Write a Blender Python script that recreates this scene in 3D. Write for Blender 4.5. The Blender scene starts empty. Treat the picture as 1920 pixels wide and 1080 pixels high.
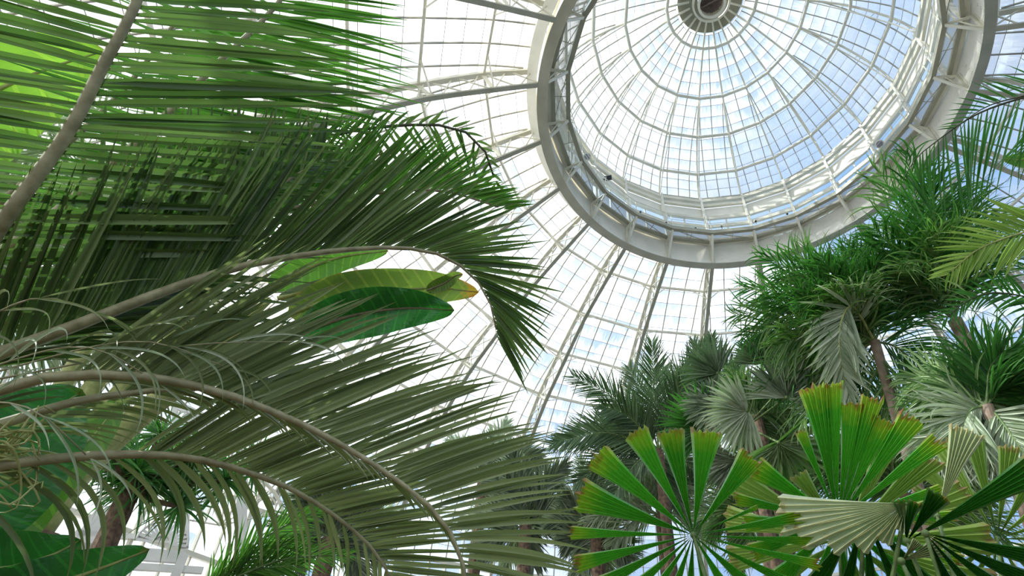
import bpy, math, random
import numpy as np
from mathutils import Vector, Matrix

rng = np.random.default_rng(7)
random.seed(7)
sc = bpy.context.scene
COL = sc.collection

# ------------------------------------------------------------------ camera
S = 6.8                      # metres per unit of the ring girder's radius
EYE = 1.6
FPX, CXP, CYP = 1055.35, 1120.54, 606.18
PITCH, ROLL, YAW, DIST, PHI = 0.67335, -0.0380, -0.47839, 1.68617, 2.1050
NB = 22                      # bays of the dome
cF = np.array([math.sin(YAW)*math.cos(PITCH), math.cos(YAW)*math.cos(PITCH), math.sin(PITCH)])
r0 = np.array([math.cos(YAW), -math.sin(YAW), 0.0]); u0 = np.cross(r0, cF)
cR = r0*math.cos(ROLL)+u0*math.sin(ROLL); cU = -r0*math.sin(ROLL)+u0*math.cos(ROLL)
CAM = np.array([0.0, -DIST*S, EYE])
cam = bpy.data.cameras.new('camera'); camo = bpy.data.objects.new('camera', cam); COL.objects.link(camo)
M = Matrix.Identity(4)
for i in range(3):
    M[i][0], M[i][1], M[i][2], M[i][3] = cR[i], cU[i], -cF[i], CAM[i]
camo.matrix_world = M
cam.sensor_width = 36.0; cam.lens = FPX/1920*36.0
cam.shift_x = -(CXP-960)/1920; cam.shift_y = (CYP-540)/1920
cam.clip_start = 0.05; cam.clip_end = 500
sc.camera = camo

def ray(x, y):
    v = cF*FPX + cR*(x-CXP) - cU*(y-CYP)
    return v/np.linalg.norm(v)
def pt(x, y, d): return CAM + ray(x, y)*d          # a point seen at pixel (x, y), d metres away

# ------------------------------------------------------------------ light
SUN_AZ, SUN_EL = math.radians(222), math.radians(50)
sund = np.array([math.cos(SUN_AZ)*math.cos(SUN_EL), math.sin(SUN_AZ)*math.cos(SUN_EL), math.sin(SUN_EL)])
sl = bpy.data.lights.new('sun', 'SUN'); sl.energy = 8.0; sl.angle = math.radians(0.6); sl.color = (1, 0.96, 0.88)
so = bpy.data.objects.new('sun', sl); COL.objects.link(so)
so.rotation_euler = Vector(sund).to_track_quat('Z', 'Y').to_euler(); so.location = (-20, -20, 40)

w = bpy.data.worlds.new('sky'); sc.world = w; w.use_nodes = True
nt = w.node_tree; nt.nodes.clear()
def N(nt, t, **k):
    n = nt.nodes.new(t)
    for a, b in k.items():
        if a == 'inp':
            for i, v in b.items(): n.inputs[i].default_value = v
        else: setattr(n, a, b)
    return n
L = lambda nt, a, b: nt.links.new(a, b)
tc = N(nt, 'ShaderNodeTexCoord')
noi = N(nt, 'ShaderNodeTexNoise', inp={'Scale': 2.2, 'Detail': 7.0, 'Roughness': 0.55, 'Distortion': 0.3})
L(nt, tc.outputs['Generated'], noi.inputs['Vector'])
dt = N(nt, 'ShaderNodeVectorMath', operation='DOT_PRODUCT'); dt.inputs[1].default_value = tuple(sund)
L(nt, tc.outputs['Generated'], dt.inputs[0])
mr = N(nt, 'ShaderNodeMapRange', inp={'From Min': 0.05, 'From Max': 0.85, 'To Min': -0.06, 'To Max': 0.20}); L(nt, dt.outputs['Value'], mr.inputs['Value'])
ad = N(nt, 'ShaderNodeMath', operation='ADD'); L(nt, noi.outputs['Fac'], ad.inputs[0]); L(nt, mr.outputs['Result'], ad.inputs[1])
rp = N(nt, 'ShaderNodeValToRGB'); e = rp.color_ramp.elements
e[0].position = 0.40; e[0].color = (0.24, 0.48, 0.90, 1)
e[1].position = 0.72; e[1].color = (1.0, 1.0, 1.0, 1)
e2 = rp.color_ramp.elements.new(0.52); e2.color = (0.58, 0.75, 0.98, 1)
L(nt, ad.outputs[0], rp.inputs['Fac'])
bg = N(nt, 'ShaderNodeBackground', inp={'Strength': 1.05}); L(nt, rp.outputs['Color'], bg.inputs['Color'])
wo = N(nt, 'ShaderNodeOutputWorld'); L(nt, bg.outputs[0], wo.inputs['Surface'])

sc.view_settings.view_transform = 'Standard'; sc.view_settings.look = 'None'
sc.view_settings.exposure = 0.08; sc.view_settings.gamma = 1.0
sc.view_settings.use_curve_mapping = False
sc.cycles.max_bounces = 10; sc.cycles.transparent_max_bounces = 24
sc.cycles.diffuse_bounces = 5; sc.cycles.transmission_bounces = 6
sc.cycles.caustics_reflective = False; sc.cycles.caustics_refractive = False

# ------------------------------------------------------------------ materials
def new_mat(name):
    m = bpy.data.materials.new(name); m.use_nodes = True; m.node_tree.nodes.clear()
    return m, m.node_tree
def paint(name, c1, c2, scale=3.0, rough=0.5, bump=0.0, metal=0.0):
    m, nt = new_mat(name)
    o = N(nt, 'ShaderNodeOutputMaterial'); b = N(nt, 'ShaderNodeBsdfPrincipled', inp={'Roughness': rough, 'Metallic': metal})
    tc = N(nt, 'ShaderNodeTexCoord'); no = N(nt, 'ShaderNodeTexNoise', inp={'Scale': scale, 'Detail': 6.0})
    L(nt, tc.outputs['Object'], no.inputs['Vector'])
    r = N(nt, 'ShaderNodeValToRGB'); r.color_ramp.elements[0].position = .35; r.color_ramp.elements[1].position = .65
    r.color_ramp.elements[0].color = (*c1, 1); r.color_ramp.elements[1].color = (*c2, 1)
    L(nt, no.outputs['Fac'], r.inputs['Fac']); L(nt, r.outputs['Color'], b.inputs['Base Color'])
    if bump:
        bp = N(nt, 'ShaderNodeBump', inp={'Strength': bump, 'Distance': 0.02}); L(nt, no.outputs['Fac'], bp.inputs['Height']); L(nt, bp.outputs[0], b.inputs['Normal'])
    L(nt, b.outputs[0], o.inputs['Surface'])
    return m
steel = paint('white_painted_steel', (.62, .60, .48), (.74, .71, .58), 1.5, .45)
steel_g = paint('shaded_underside_steel', (.30, .30, .22), (.38, .37, .28), 1.5, .5)  # darker grey green puts underside shade into the white steel's colour
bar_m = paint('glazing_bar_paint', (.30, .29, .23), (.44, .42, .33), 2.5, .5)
panel_m = paint('white_panel_paint', (.72, .70, .60), (.84, .81, .70), 1.2, .5)
lattice_m = paint('dark_lattice', (.10, .07, .06), (.17, .13, .11), 8, .7)
dark_m = paint('dark_plastic', (.02, .02, .025), (.05, .05, .06), 8, .4)
grey_m = paint('grey_grille', (.18, .17, .2), (.28, .27, .3), 40, .5)
soil_m = paint('soil', (.05, .035, .02), (.12, .09, .05), 6, .9, .5)
path_m = paint('pale_gravel', (.45, .42, .36), (.58, .55, .48), 30, .9, .3)
bark_m = paint('palm_bark', (.22, .15, .10), (.44, .33, .25), 7, .8, .6)
bark_d = paint('brown_rough_bark', (.07, .045, .03), (.20, .13, .08), 14, .9, .8)
wood_w = paint('white_painted_wood', (.62, .62, .58), (.75, .75, .70), 2, .5)

def glass_mat(name, lo, hi, tint=(.86, .93, 1.0), seed=0.0):
    # glass carrying streaks of whitewash; UV: u = pane column, v = course of panes
    m, nt = new_mat(name)
    o = N(nt, 'ShaderNodeOutputMaterial')
    uv = N(nt, 'ShaderNodeUVMap', uv_map='UVMap')
    sp = N(nt, 'ShaderNodeSeparateXYZ'); L(nt, uv.outputs[0], sp.inputs[0])
    fl = N(nt, 'ShaderNodeVectorMath', operation='FLOOR'); L(nt, uv.outputs[0], fl.inputs[0])
    wn = N(nt, 'ShaderNodeTexWhiteNoise', noise_dimensions='3D'); L(nt, fl.outputs[0], wn.inputs['Vector'])
    fr = N(nt, 'ShaderNodeMath', operation='FRACT'); L(nt, sp.outputs['Y'], fr.inputs[0])
    mp = N(nt, 'ShaderNodeMapping'); mp.inputs['Scale'].default_value = (9, .55, 1); mp.inputs['Location'].default_value = (seed, seed, 0); L(nt, uv.outputs[0], mp.inputs['Vector'])
    st = N(nt, 'ShaderNodeTexNoise', inp={'Scale': 1.6, 'Detail': 5.0, 'Roughness': .6}); L(nt, mp.outputs[0], st.inputs['Vector'])
    big = N(nt, 'ShaderNodeTexNoise', inp={'Scale': .23, 'Detail': 2.0}); L(nt, uv.outputs[0], big.inputs['Vector'])
    def mul(a, k):
        x = N(nt, 'ShaderNodeMath', operation='MULTIPLY'); L(nt, a, x.inputs[0]); x.inputs[1].default_value = k; return x.outputs[0]
    def add(a, b):
        x = N(nt, 'ShaderNodeMath', operation='ADD'); L(nt, a, x.inputs[0]); L(nt, b, x.inputs[1]); return x.outputs[0]
    t = add(add(mul(fr.outputs[0], -.36), mul(st.outputs['Fac'], 1.0)), add(mul(wn.outputs['Value'], .26), mul(big.outputs['Fac'], 1.1)))
    mr = N(nt, 'ShaderNodeMapRange', inp={'From Min': .78, 'From Max': 1.12, 'To Min': lo, 'To Max': hi}); L(nt, t, mr.inputs['Value'])
    tr = N(nt, 'ShaderNodeBsdfTransparent', inp={'Color': (*tint, 1)})
    tl = N(nt, 'ShaderNodeBsdfTranslucent', inp={'Color': (.97, .98, 1, 1)})
    df = N(nt, 'ShaderNodeBsdfDiffuse', inp={'Color': (.85, .86, .88, 1)})
    a = N(nt, 'ShaderNodeMixShader', inp={0: .2}); L(nt, tl.outputs[0], a.inputs[1]); L(nt, df.outputs[0], a.inputs[2])
    b = N(nt, 'ShaderNodeMixShader'); L(nt, mr.outputs[0], b.inputs[0]); L(nt, tr.outputs[0], b.inputs[1]); L(nt, a.outputs[0], b.inputs[2])
    gl = N(nt, 'ShaderNodeBsdfGlossy', inp={'Roughness': .05}); c = N(nt, 'ShaderNodeMixShader', inp={0: .04}); L(nt, b.outputs[0], c.inputs[1]); L(nt, gl.outputs[0], c.inputs[2])
    L(nt, c.outputs[0], o.inputs['Surface'])
    return m
glass_u = glass_mat('upper_dome_glass', .05, .62, seed=3.1)
glass_l = glass_mat('whitewashed_glass', .12, .82)
glass_c = glass_mat('clear_clerestory_glass', .0, .2, tint=(.62, .8, 1.0))

def mesh_mat():
    m, nt = new_mat('steel_mesh_grating')
    o = N(nt, 'ShaderNodeOutputMaterial')
    uv = N(nt, 'ShaderNodeUVMap', uv_map='UVMap'); sp = N(nt, 'ShaderNodeSeparateXYZ'); L(nt, uv.outputs[0], sp.inputs[0])
    outs = []
    for ax, fq, th in (('X', 26., .42), ('Y', 40., .40)):
        a = N(nt, 'ShaderNodeMath', operation='MULTIPLY'); L(nt, sp.outputs[ax], a.inputs[0]); a.inputs[1].default_value = fq
        b = N(nt, 'ShaderNodeMath', operation='FRACT'); L(nt, a.outputs[0], b.inputs[0])
        c = N(nt, 'ShaderNodeMath', operation='LESS_THAN'); L(nt, b.outputs[0], c.inputs[0]); c.inputs[1].default_value = th; outs.append(c)
    mx = N(nt, 'ShaderNodeMath', operation='MAXIMUM'); L(nt, outs[0].outputs[0], mx.inputs[0]); L(nt, outs[1].outputs[0], mx.inputs[1])
    tr = N(nt, 'ShaderNodeBsdfTransparent'); df = N(nt, 'ShaderNodeBsdfDiffuse', inp={'Color': (.6, .6, .55, 1)})
    b = N(nt, 'ShaderNodeMixShader'); L(nt, mx.outputs[0], b.inputs[0]); L(nt, tr.outputs[0], b.inputs[1]); L(nt, df.outputs[0], b.inputs[2])
    L(nt, b.outputs[0], o.inputs['Surface']); return m
grate_m = mesh_mat()

def leaf_mat(name, c_dark, c_light, trans=(.25, .6, .05), tfac=.4, rough=.38, tip=(.28, .17, .07), tip_at=.93, edge=None, pleat=0.0, spec=.5):
    # attribute 'leaf': r = place along the leaflet, g = its own random number, b = place across
    m, nt = new_mat(name)
    o = N(nt, 'ShaderNodeOutputMaterial'); at = N(nt, 'ShaderNodeAttribute', attribute_name='leaf')
    sp = N(nt, 'ShaderNodeSeparateColor'); L(nt, at.outputs['Color'], sp.inputs[0])
    mx = N(nt, 'ShaderNodeMix', data_type='RGBA'); mx.inputs[6].default_value = (*c_dark, 1); mx.inputs[7].default_value = (*c_light, 1); L(nt, sp.outputs[1], mx.inputs[0])  # random tone per leaflet; its light end also paints in glossy sheen
    col = mx.outputs[2]
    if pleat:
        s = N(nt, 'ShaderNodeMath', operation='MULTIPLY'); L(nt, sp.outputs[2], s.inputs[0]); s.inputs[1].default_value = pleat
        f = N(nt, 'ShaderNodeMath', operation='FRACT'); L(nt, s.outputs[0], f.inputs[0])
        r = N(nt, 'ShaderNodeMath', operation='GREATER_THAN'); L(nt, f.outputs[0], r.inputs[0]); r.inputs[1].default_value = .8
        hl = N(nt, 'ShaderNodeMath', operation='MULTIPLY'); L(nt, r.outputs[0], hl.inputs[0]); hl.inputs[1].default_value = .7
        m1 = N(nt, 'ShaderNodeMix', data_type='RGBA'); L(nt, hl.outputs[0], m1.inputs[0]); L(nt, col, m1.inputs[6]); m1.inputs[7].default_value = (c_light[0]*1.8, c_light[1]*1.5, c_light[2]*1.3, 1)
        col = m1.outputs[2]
    tcn = N(nt, 'ShaderNodeTexCoord'); no = N(nt, 'ShaderNodeTexNoise', inp={'Scale': 22., 'Detail': 3.}); L(nt, tcn.outputs['Object'], no.inputs['Vector'])
    ns = N(nt, 'ShaderNodeMath', operation='MULTIPLY_ADD'); L(nt, no.outputs['Fac'], ns.inputs[0]); ns.inputs[1].default_value = .3; L(nt, sp.outputs[0], ns.inputs[2])
    if edge:
        me = N(nt, 'ShaderNodeMapRange', inp={'From Min': edge[1], 'From Max': edge[2]}); L(nt, ns.outputs[0], me.inputs['Value'])
        m2 = N(nt, 'ShaderNodeMix', data_type='RGBA'); L(nt, me.outputs[0], m2.inputs[0]); L(nt, col, m2.inputs[6]); m2.inputs[7].default_value = (*edge[0], 1); col = m2.outputs[2]
    mt = N(nt, 'ShaderNodeMapRange', inp={'From Min': tip_at+.15, 'From Max': tip_at+.22}); L(nt, ns.outputs[0], mt.inputs['Value'])
    m3 = N(nt, 'ShaderNodeMix', data_type='RGBA'); L(nt, mt.outputs[0], m3.inputs[0]); L(nt, col, m3.inputs[6]); m3.inputs[7].default_value = (*tip, 1); col = m3.outputs[2]
    p = N(nt, 'ShaderNodeBsdfPrincipled', inp={'Roughness': rough, 'Specular IOR Level': spec}); L(nt, col, p.inputs['Base Color'])
    tl = N(nt, 'ShaderNodeBsdfTranslucent'); tm = N(nt, 'ShaderNodeMix', data_type='RGBA', inp={0: .35}); tm.inputs[6].default_value = (*trans, 1); L(nt, col, tm.inputs[7]); L(nt, tm.outputs[2], tl.inputs['Color'])
    ms = N(nt, 'ShaderNodeMixShader', inp={0: tfac}); L(nt, p.outputs[0], ms.inputs[1]); L(nt, tl.outputs[0], ms.inputs[2]); L(nt, ms.outputs[0], o.inputs['Surface'])
    return m
LM = {
 'olive':  leaf_mat('olive_frond_leaf', (.085, .12, .045), (.34, .40, .19), (.36, .52, .14), .30, .38),
 'green':  leaf_mat('green_frond_leaf', (.04, .085, .025), (.23, .33, .11), (.14, .34, .05), .26, .34),
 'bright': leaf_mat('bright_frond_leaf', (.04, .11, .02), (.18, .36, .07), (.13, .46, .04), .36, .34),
 'pale':   leaf_mat('pale_frond_leaf', (.26, .34, .20), (.66, .72, .56), (.4, .6, .25), .3, .45),
 'deep':   leaf_mat('deep_green_leaf', (.012, .06, .015), (.09, .26, .06), (.12, .52, .05), .28, .28),
 'jungle': leaf_mat('mixed_green_leaf', (.02, .08, .015), (.36, .50, .22), (.2, .6, .05), .28, .3),  # mixed greens, with pale highlights put into the light end
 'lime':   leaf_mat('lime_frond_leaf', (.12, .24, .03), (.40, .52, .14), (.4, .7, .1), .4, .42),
 'grey':   leaf_mat('grey_green_leaf', (.05, .09, .05), (.38, .45, .31), (.25, .4, .15), .22, .4),
 'dgrey':  leaf_mat('dark_grey_green_leaf', (.025, .06, .025), (.22, .31, .17), (.15, .35, .08), .22, .38),
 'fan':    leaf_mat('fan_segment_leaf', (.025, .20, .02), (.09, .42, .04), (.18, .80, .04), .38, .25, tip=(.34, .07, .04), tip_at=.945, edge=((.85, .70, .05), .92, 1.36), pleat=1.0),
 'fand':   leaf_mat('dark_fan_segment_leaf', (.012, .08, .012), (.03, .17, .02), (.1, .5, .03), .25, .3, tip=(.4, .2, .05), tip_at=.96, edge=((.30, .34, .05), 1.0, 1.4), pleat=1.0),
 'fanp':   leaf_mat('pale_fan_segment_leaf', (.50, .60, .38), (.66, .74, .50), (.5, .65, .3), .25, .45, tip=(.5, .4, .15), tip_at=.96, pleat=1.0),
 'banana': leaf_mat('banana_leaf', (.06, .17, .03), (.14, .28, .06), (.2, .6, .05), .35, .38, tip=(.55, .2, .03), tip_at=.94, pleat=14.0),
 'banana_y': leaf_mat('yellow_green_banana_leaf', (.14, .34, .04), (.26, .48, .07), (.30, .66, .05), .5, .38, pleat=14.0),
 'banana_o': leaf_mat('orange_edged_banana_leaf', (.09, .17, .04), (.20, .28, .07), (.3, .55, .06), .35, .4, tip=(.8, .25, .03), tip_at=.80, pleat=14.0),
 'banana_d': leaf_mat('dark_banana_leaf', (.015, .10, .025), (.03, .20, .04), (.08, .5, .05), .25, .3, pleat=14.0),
}
def stem_mat(name, c1, c2, rough=.5):
    return paint(name, c1, c2, 18, rough, .15)
ST = {'olive': stem_mat('olive_rachis', (.27, .25, .13), (.44, .41, .24)), 'pale': stem_mat('pale_rachis', (.36, .36, .24), (.52, .52, .38)),
      'green': stem_mat('green_rachis', (.10, .17, .05), (.20, .30, .10)), 'brown': stem_mat('brown_rachis', (.20, .15, .09), (.34, .27, .17)),
      'yellow': stem_mat('yellow_green_stalk', (.36, .40, .12), (.58, .58, .24)), 'dark': stem_mat('dark_rachis', (.05, .06, .03), (.10, .11, .05))}

# ------------------------------------------------------------------ mesh helpers
def wloc(o):
    v = np.zeros(3)
    while o is not None: v += np.array(o.location); o = o.parent
    return v
class MB:
    def __init__(s): s.v = []; s.f = []; s.uv = {}
    def quad(s, a, b, c, d, uv=None):
        n = len(s.v); s.v += [a, b, c, d]; s.f.append((n, n+1, n+2, n+3))
        if uv: s.uv[len(s.f)-1] = uv
    def beam(s, pts, w, h, up=(0, 0, 1), ups=None, closed=False):
        # rectangular section swept through pts; w across, h along the up direction
        P = [np.asarray(p, float) for p in pts]; n = len(P); st = len(s.v)
        for i in range(n):
            if closed: T = P[(i+1) % n]-P[i-1]
            else: T = P[min(i+1, n-1)]-P[max(i-1, 0)]
            T = T/np.linalg.norm(T); u = np.asarray(ups[i] if ups is not None else up, float)
            A = np.cross(T, u); la = np.linalg.norm(A)
            if la < 1e-4: A = np.cross(T, (1, 0, .3)); la = np.linalg.norm(A)
            A /= la; B = np.cross(A, T)
            for a, b in ((-1, -1), (1, -1), (1, 1), (-1, 1)): s.v.append(P[i]+A*a*w/2+B*b*h/2)
        m = n if closed else n-1
        for i in range(m):
            a = st+4*i; b = st+4*((i+1) % n)
            for j in range(4): k = (j+1) % 4; s.f.append((a+j, a+k, b+k, b+j))
        if not closed: s.f.append((st+3, st+2, st+1, st)); e = st+4*(n-1); s.f.append((e, e+1, e+2, e+3))
    def tube(s, pts, r, n=8, closed=False):
        P = [np.asarray(p, float) for p in pts]; m = len(P); st = len(s.v)
        R = r if hasattr(r, '__len__') else [r]*m
        u = None
        for i in range(m):
            T = (P[(i+1) % m]-P[i-1]) if closed else P[min(i+1, m-1)]-P[max(i-1, 0)]
            T = T/np.linalg.norm(T)
            if u is None: u = np.cross(T, (0, 0, 1)) if abs(T[2]) < .9 else np.cross(T, (1, 0, 0))
            u = u-T*(u@T); u /= np.linalg.norm(u); v = np.cross(T, u)
            for j in range(n): a = 2*math.pi*j/n; s.v.append(P[i]+R[i]*(u*math.cos(a)+v*math.sin(a)))
        for i in range(m if closed else m-1):
            a = st+n*i; b = st+n*((i+1) % m)
            for j in range(n): k = (j+1) % n; s.f.append((a+j, a+k, b+k, b+j))
        if not closed: s.f.append(tuple(range(st+n-1, st-1, -1))); s.f.append(tuple(range(st+n*(m-1), st+n*m)))
    def build(s, name, mat, parent=None, smooth=False):
        off = wloc(parent) if parent is not None else np.zeros(3)
        me = bpy.data.meshes.new(name); me.from_pydata([tuple(np.asarray(v)-off) for v in s.v], [], s.f); me.materials.append(mat)
        if s.uv:
            ul = me.uv_layers.new(name='UVMap')
            for fi, uv in s.uv.items():
                for li, q in zip(me.polygons[fi].loop_indices, uv): ul.data[li].uv = q
        if smooth: me.polygons.foreach_set('use_smooth', [True]*len(me.polygons))
        me.update()
        o = bpy.data.objects.new(name, me); COL.objects.link(o); o.parent = parent
        return o
def tag(o, label, cat=None, group=None, kind=None):
    o['label'] = label
    if cat: o['category'] = cat
    if group: o['group'] = group
    if kind: o['kind'] = kind
    return o
def thing(name, label, cat, loc, group=None, kind=None):
    o = bpy.data.objects.new(name, None); COL.objects.link(o); o.location = tuple(loc); o.empty_display_size = .2
    return tag(o, label, cat, group, kind)

def grid_mesh(name, V, attr, mat, parent):
    # V: (n, rows, cols, 3) strips; attr the same with (t, rnd, across)
    n, r, c, _ = V.shape
    off = wloc(parent) if parent is not None else np.zeros(3)
    idx = np.arange(n*r*c).reshape(n, r, c)
    q = np.stack([idx[:, :-1, :-1], idx[:, :-1, 1:], idx[:, 1:, 1:], idx[:, 1:, :-1]], -1).reshape(-1, 4)
    me = bpy.data.meshes.new(name)
    me.vertices.add(n*r*c); me.vertices.foreach_set('co', (V-off).reshape(-1).astype(np.float32))
    me.loops.add(q.size); me.loops.foreach_set('vertex_index', q.reshape(-1).astype(np.int32))
    me.polygons.add(len(q)); me.polygons.foreach_set('loop_start', (np.arange(len(q))*4).astype(np.int32))
    me.polygons.foreach_set('loop_total', np.full(len(q), 4, np.int32))
    me.polygons.foreach_set('use_smooth', np.zeros(len(q), bool))
    ca = me.attributes.new('leaf', 'FLOAT_COLOR', 'POINT')
    A = np.concatenate([attr.reshape(-1, 3), np.ones((n*r*c, 1))], 1).astype(np.float32)
    ca.data.foreach_set('color', A.reshape(-1))
    me.materials.append(mat); me.update(calc_edges=True); me.validate()
    o = bpy.data.objects.new(name, me); COL.objects.link(o); o.parent = parent
    return o
def nrm(v): return v/np.maximum(np.linalg.norm(v, axis=-1, keepdims=True), 1e-9)
def catmull(P, n):
    P = np.asarray(P, float); m = len(P)
    if m == 2: t = np.linspace(0, 1, n)[:, None]; return P[0]*(1-t)+P[1]*t
    E = np.vstack([2*P[0]-P[1], P, 2*P[-1]-P[-2]]); out = []
    dense = []
    for i in range(m-1):
        p0, p1, p2, p3 = E[i:i+4]
        for t in np.linspace(0, 1, 24, endpoint=False): dense.append(.5*((2*p1)+(-p0+p2)*t+(2*p0-5*p1+4*p2-p3)*t*t+(-p0+3*p1-3*p2+p3)*t**3))
    dense.append(P[-1]); D = np.array(dense); s = np.r_[0, np.cumsum(np.linalg.norm(np.diff(D, axis=0), axis=1))]
    q = np.linspace(0, s[-1], n)
    return np.stack([np.interp(q, s, D[:, k]) for k in range(3)], 1)

def leaflets(P, Dr, Nn, Ln, Wd, droop, nseg=7, fold=.4, curl=0.0, wave=0.0):
    n = len(P); V = np.zeros((n, nseg+1, 3, 3)); A = np.zeros((n, nseg+1, 3, 3))
    pos = P.copy(); d = nrm(Dr); rnd = rng.random(n)
    up = np.array([0, 0, 1.0]); cv = rng.normal(0, 1, (n, 1))*curl
    twist = rng.normal(0, .25, (n, 1))
    for k in range(nseg+1):
        t = k/nseg
        Wv = nrm(np.cross(d, Nn+twist*np.cross(d, Nn))); NN = nrm(np.cross(Wv, d))
        prof = (np.minimum(1, .35+t*4.5))*(1-max(0, (t-.35)/.65)**1.7)+.01
        h = (Wd*prof/2)[:, None]
        V[:, k, 0] = pos-Wv*h+NN*h*fold*2; V[:, k, 1] = pos; V[:, k, 2] = pos+Wv*h+NN*h*fold*2
        A[:, k, :, 0] = t; A[:, k, :, 1] = rnd[:, None]; A[:, k, :, 2] = [0, .5, 1]
        if k < nseg:
            pos = pos+d*(Ln/nseg)[:, None]
            g = np.asarray(droop)
            g = (g if g.ndim else np.full(n, float(g)))[:, None]
            d = nrm(d-up*g*(1.6*t+.25)/nseg*1.2+Wv*cv/nseg+NN*wave*math.sin(6*t)/nseg)
    return V, A

def frond(palm, pts, sides, leaf='green', stem='olive', r0=.02, r1=.003, n=60, width=.03, N_=None, jitter=.05, nseg=7, name='frond', t0=.05, label=None, roll=0., clump=0, curl=0.15):
    """pts: world points along the rachis; sides: two dicts L (m), a0, a1 (degrees from the rachis), dih, droop, t0, t1"""
    C_ = catmull(pts, 90); T = nrm(np.gradient(C_, axis=0))
    mb = MB(); Cs = C_[::4]; R = np.linspace(r0, r1, len(Cs)); mb.tube(Cs, R, 7)
    fr = mb.build(name, ST[stem], palm, True)
    if label: fr['label'] = label
    if N_ is None: N_ = nrm(CAM-C_)
    else: N_ = np.tile(np.asarray(N_, float), (90, 1))
    Sd = nrm(np.cross(T, N_)); Nn = nrm(np.cross(Sd, T))
    if roll:
        c, s_ = math.cos(math.radians(roll)), math.sin(math.radians(roll)); Sd, Nn = Sd*c+Nn*s_, Nn*c-Sd*s_
    Vs, As = [], []
    for sg, sd in zip((1, -1), sides):
        if sd is None: continue
        m = int(n*sd.get('dens', 1)); ta, tb = sd.get('t0', t0), sd.get('t1', 1.0)
        t = np.linspace(ta, tb, m)+rng.normal(0, .15/m, m)
        if clump: t = t+(np.round(t*m/clump)*clump/m-t)*.6
        t = np.clip(t, 0, 1); i = t*89; i0 = np.minimum(i.astype(int), 88); f = (i-i0)[:, None]
        g = lambda X: X[i0]*(1-f)+X[i0+1]*f
        P, TT, SS, NN = g(C_), nrm(g(T)), nrm(g(Sd)), nrm(g(Nn))
        a = np.radians(sd['a0']+(sd['a1']-sd['a0'])*t**sd.get('ap', 1.0)+rng.normal(0, jitter*57*.5, m))[:, None]
        b = np.radians(sd.get('dih', 0)+rng.normal(0, jitter*57, m))[:, None]
        D = np.cos(a)*TT+np.sin(a)*(np.cos(b)*SS*sg+np.sin(b)*NN)
        pk = sd.get('pk', .4); u = (t-ta)/(max(tb-ta, 1e-6))
        u = ta+u*(1-ta) if tb >= 1 else t
        Ln = sd['L']*np.where(u < pk, .62+.38*np.sin(u/pk*math.pi/2), sd.get('tipL', .35)+(1-sd.get('tipL', .35))*np.cos((u-pk)/(1-pk)*math.pi/2))*(1+rng.normal(0, .06, m))
        Wd = width*(.55+.45*Ln/sd['L'])*(1+rng.normal(0, .12, m))
        Nl = nrm(-np.sin(b)*SS*sg+np.cos(b)*NN)
        V, A = leaflets(P, D, Nl, Ln, Wd, sd.get('droop', .3)*(1+rng.normal(0, .25, m)), nseg, curl=curl)
        Vs.append(V); As.append(A)
    if Vs: grid_mesh('leaflets', np.concatenate(Vs), np.concatenate(As), LM[leaf], fr)
    return fr
def P3(lst): return [pt(*q) for q in lst]
# ------------------------------------------------------------------ the dome
def az(k): return PHI-2*math.pi*k/NB
def dm(r, z, k):          # a point of the dome: radius and height in girder radii, azimuth in bays
    a = az(k); return np.array([r*math.cos(a)*S, r*math.sin(a)*S, z*S+EYE])
def flat(r, z, k):        # the same on the straight chord between two vertices
    k0 = math.floor(k+1e-9); f = k-k0; return dm(r, z, k0)*(1-f)+dm(r, z, k0+1)*f
def rad(k): a = az(k); return np.array([math.cos(a), math.sin(a), 0])
def profile(pts, n):
    return catmull([(p[0], p[1], 0) for p in pts], n)[:, :2]
def interp_profile(pr, m):
    return pr

floor = MB()
for i in range(64):
    a0, a1 = 2*math.pi*i/64, 2*math.pi*(i+1)/64
    floor.f.append((len(floor.v), len(floor.v)+1, len(floor.v)+2)); floor.v += [(0, 0, 0), (26*math.cos(a0), 26*math.sin(a0), 0), (26*math.cos(a1), 26*math.sin(a1), 0)]
tag(floor.build('floor', soil_m), 'dark planted soil under the palms', 'floor', kind='structure')

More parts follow.
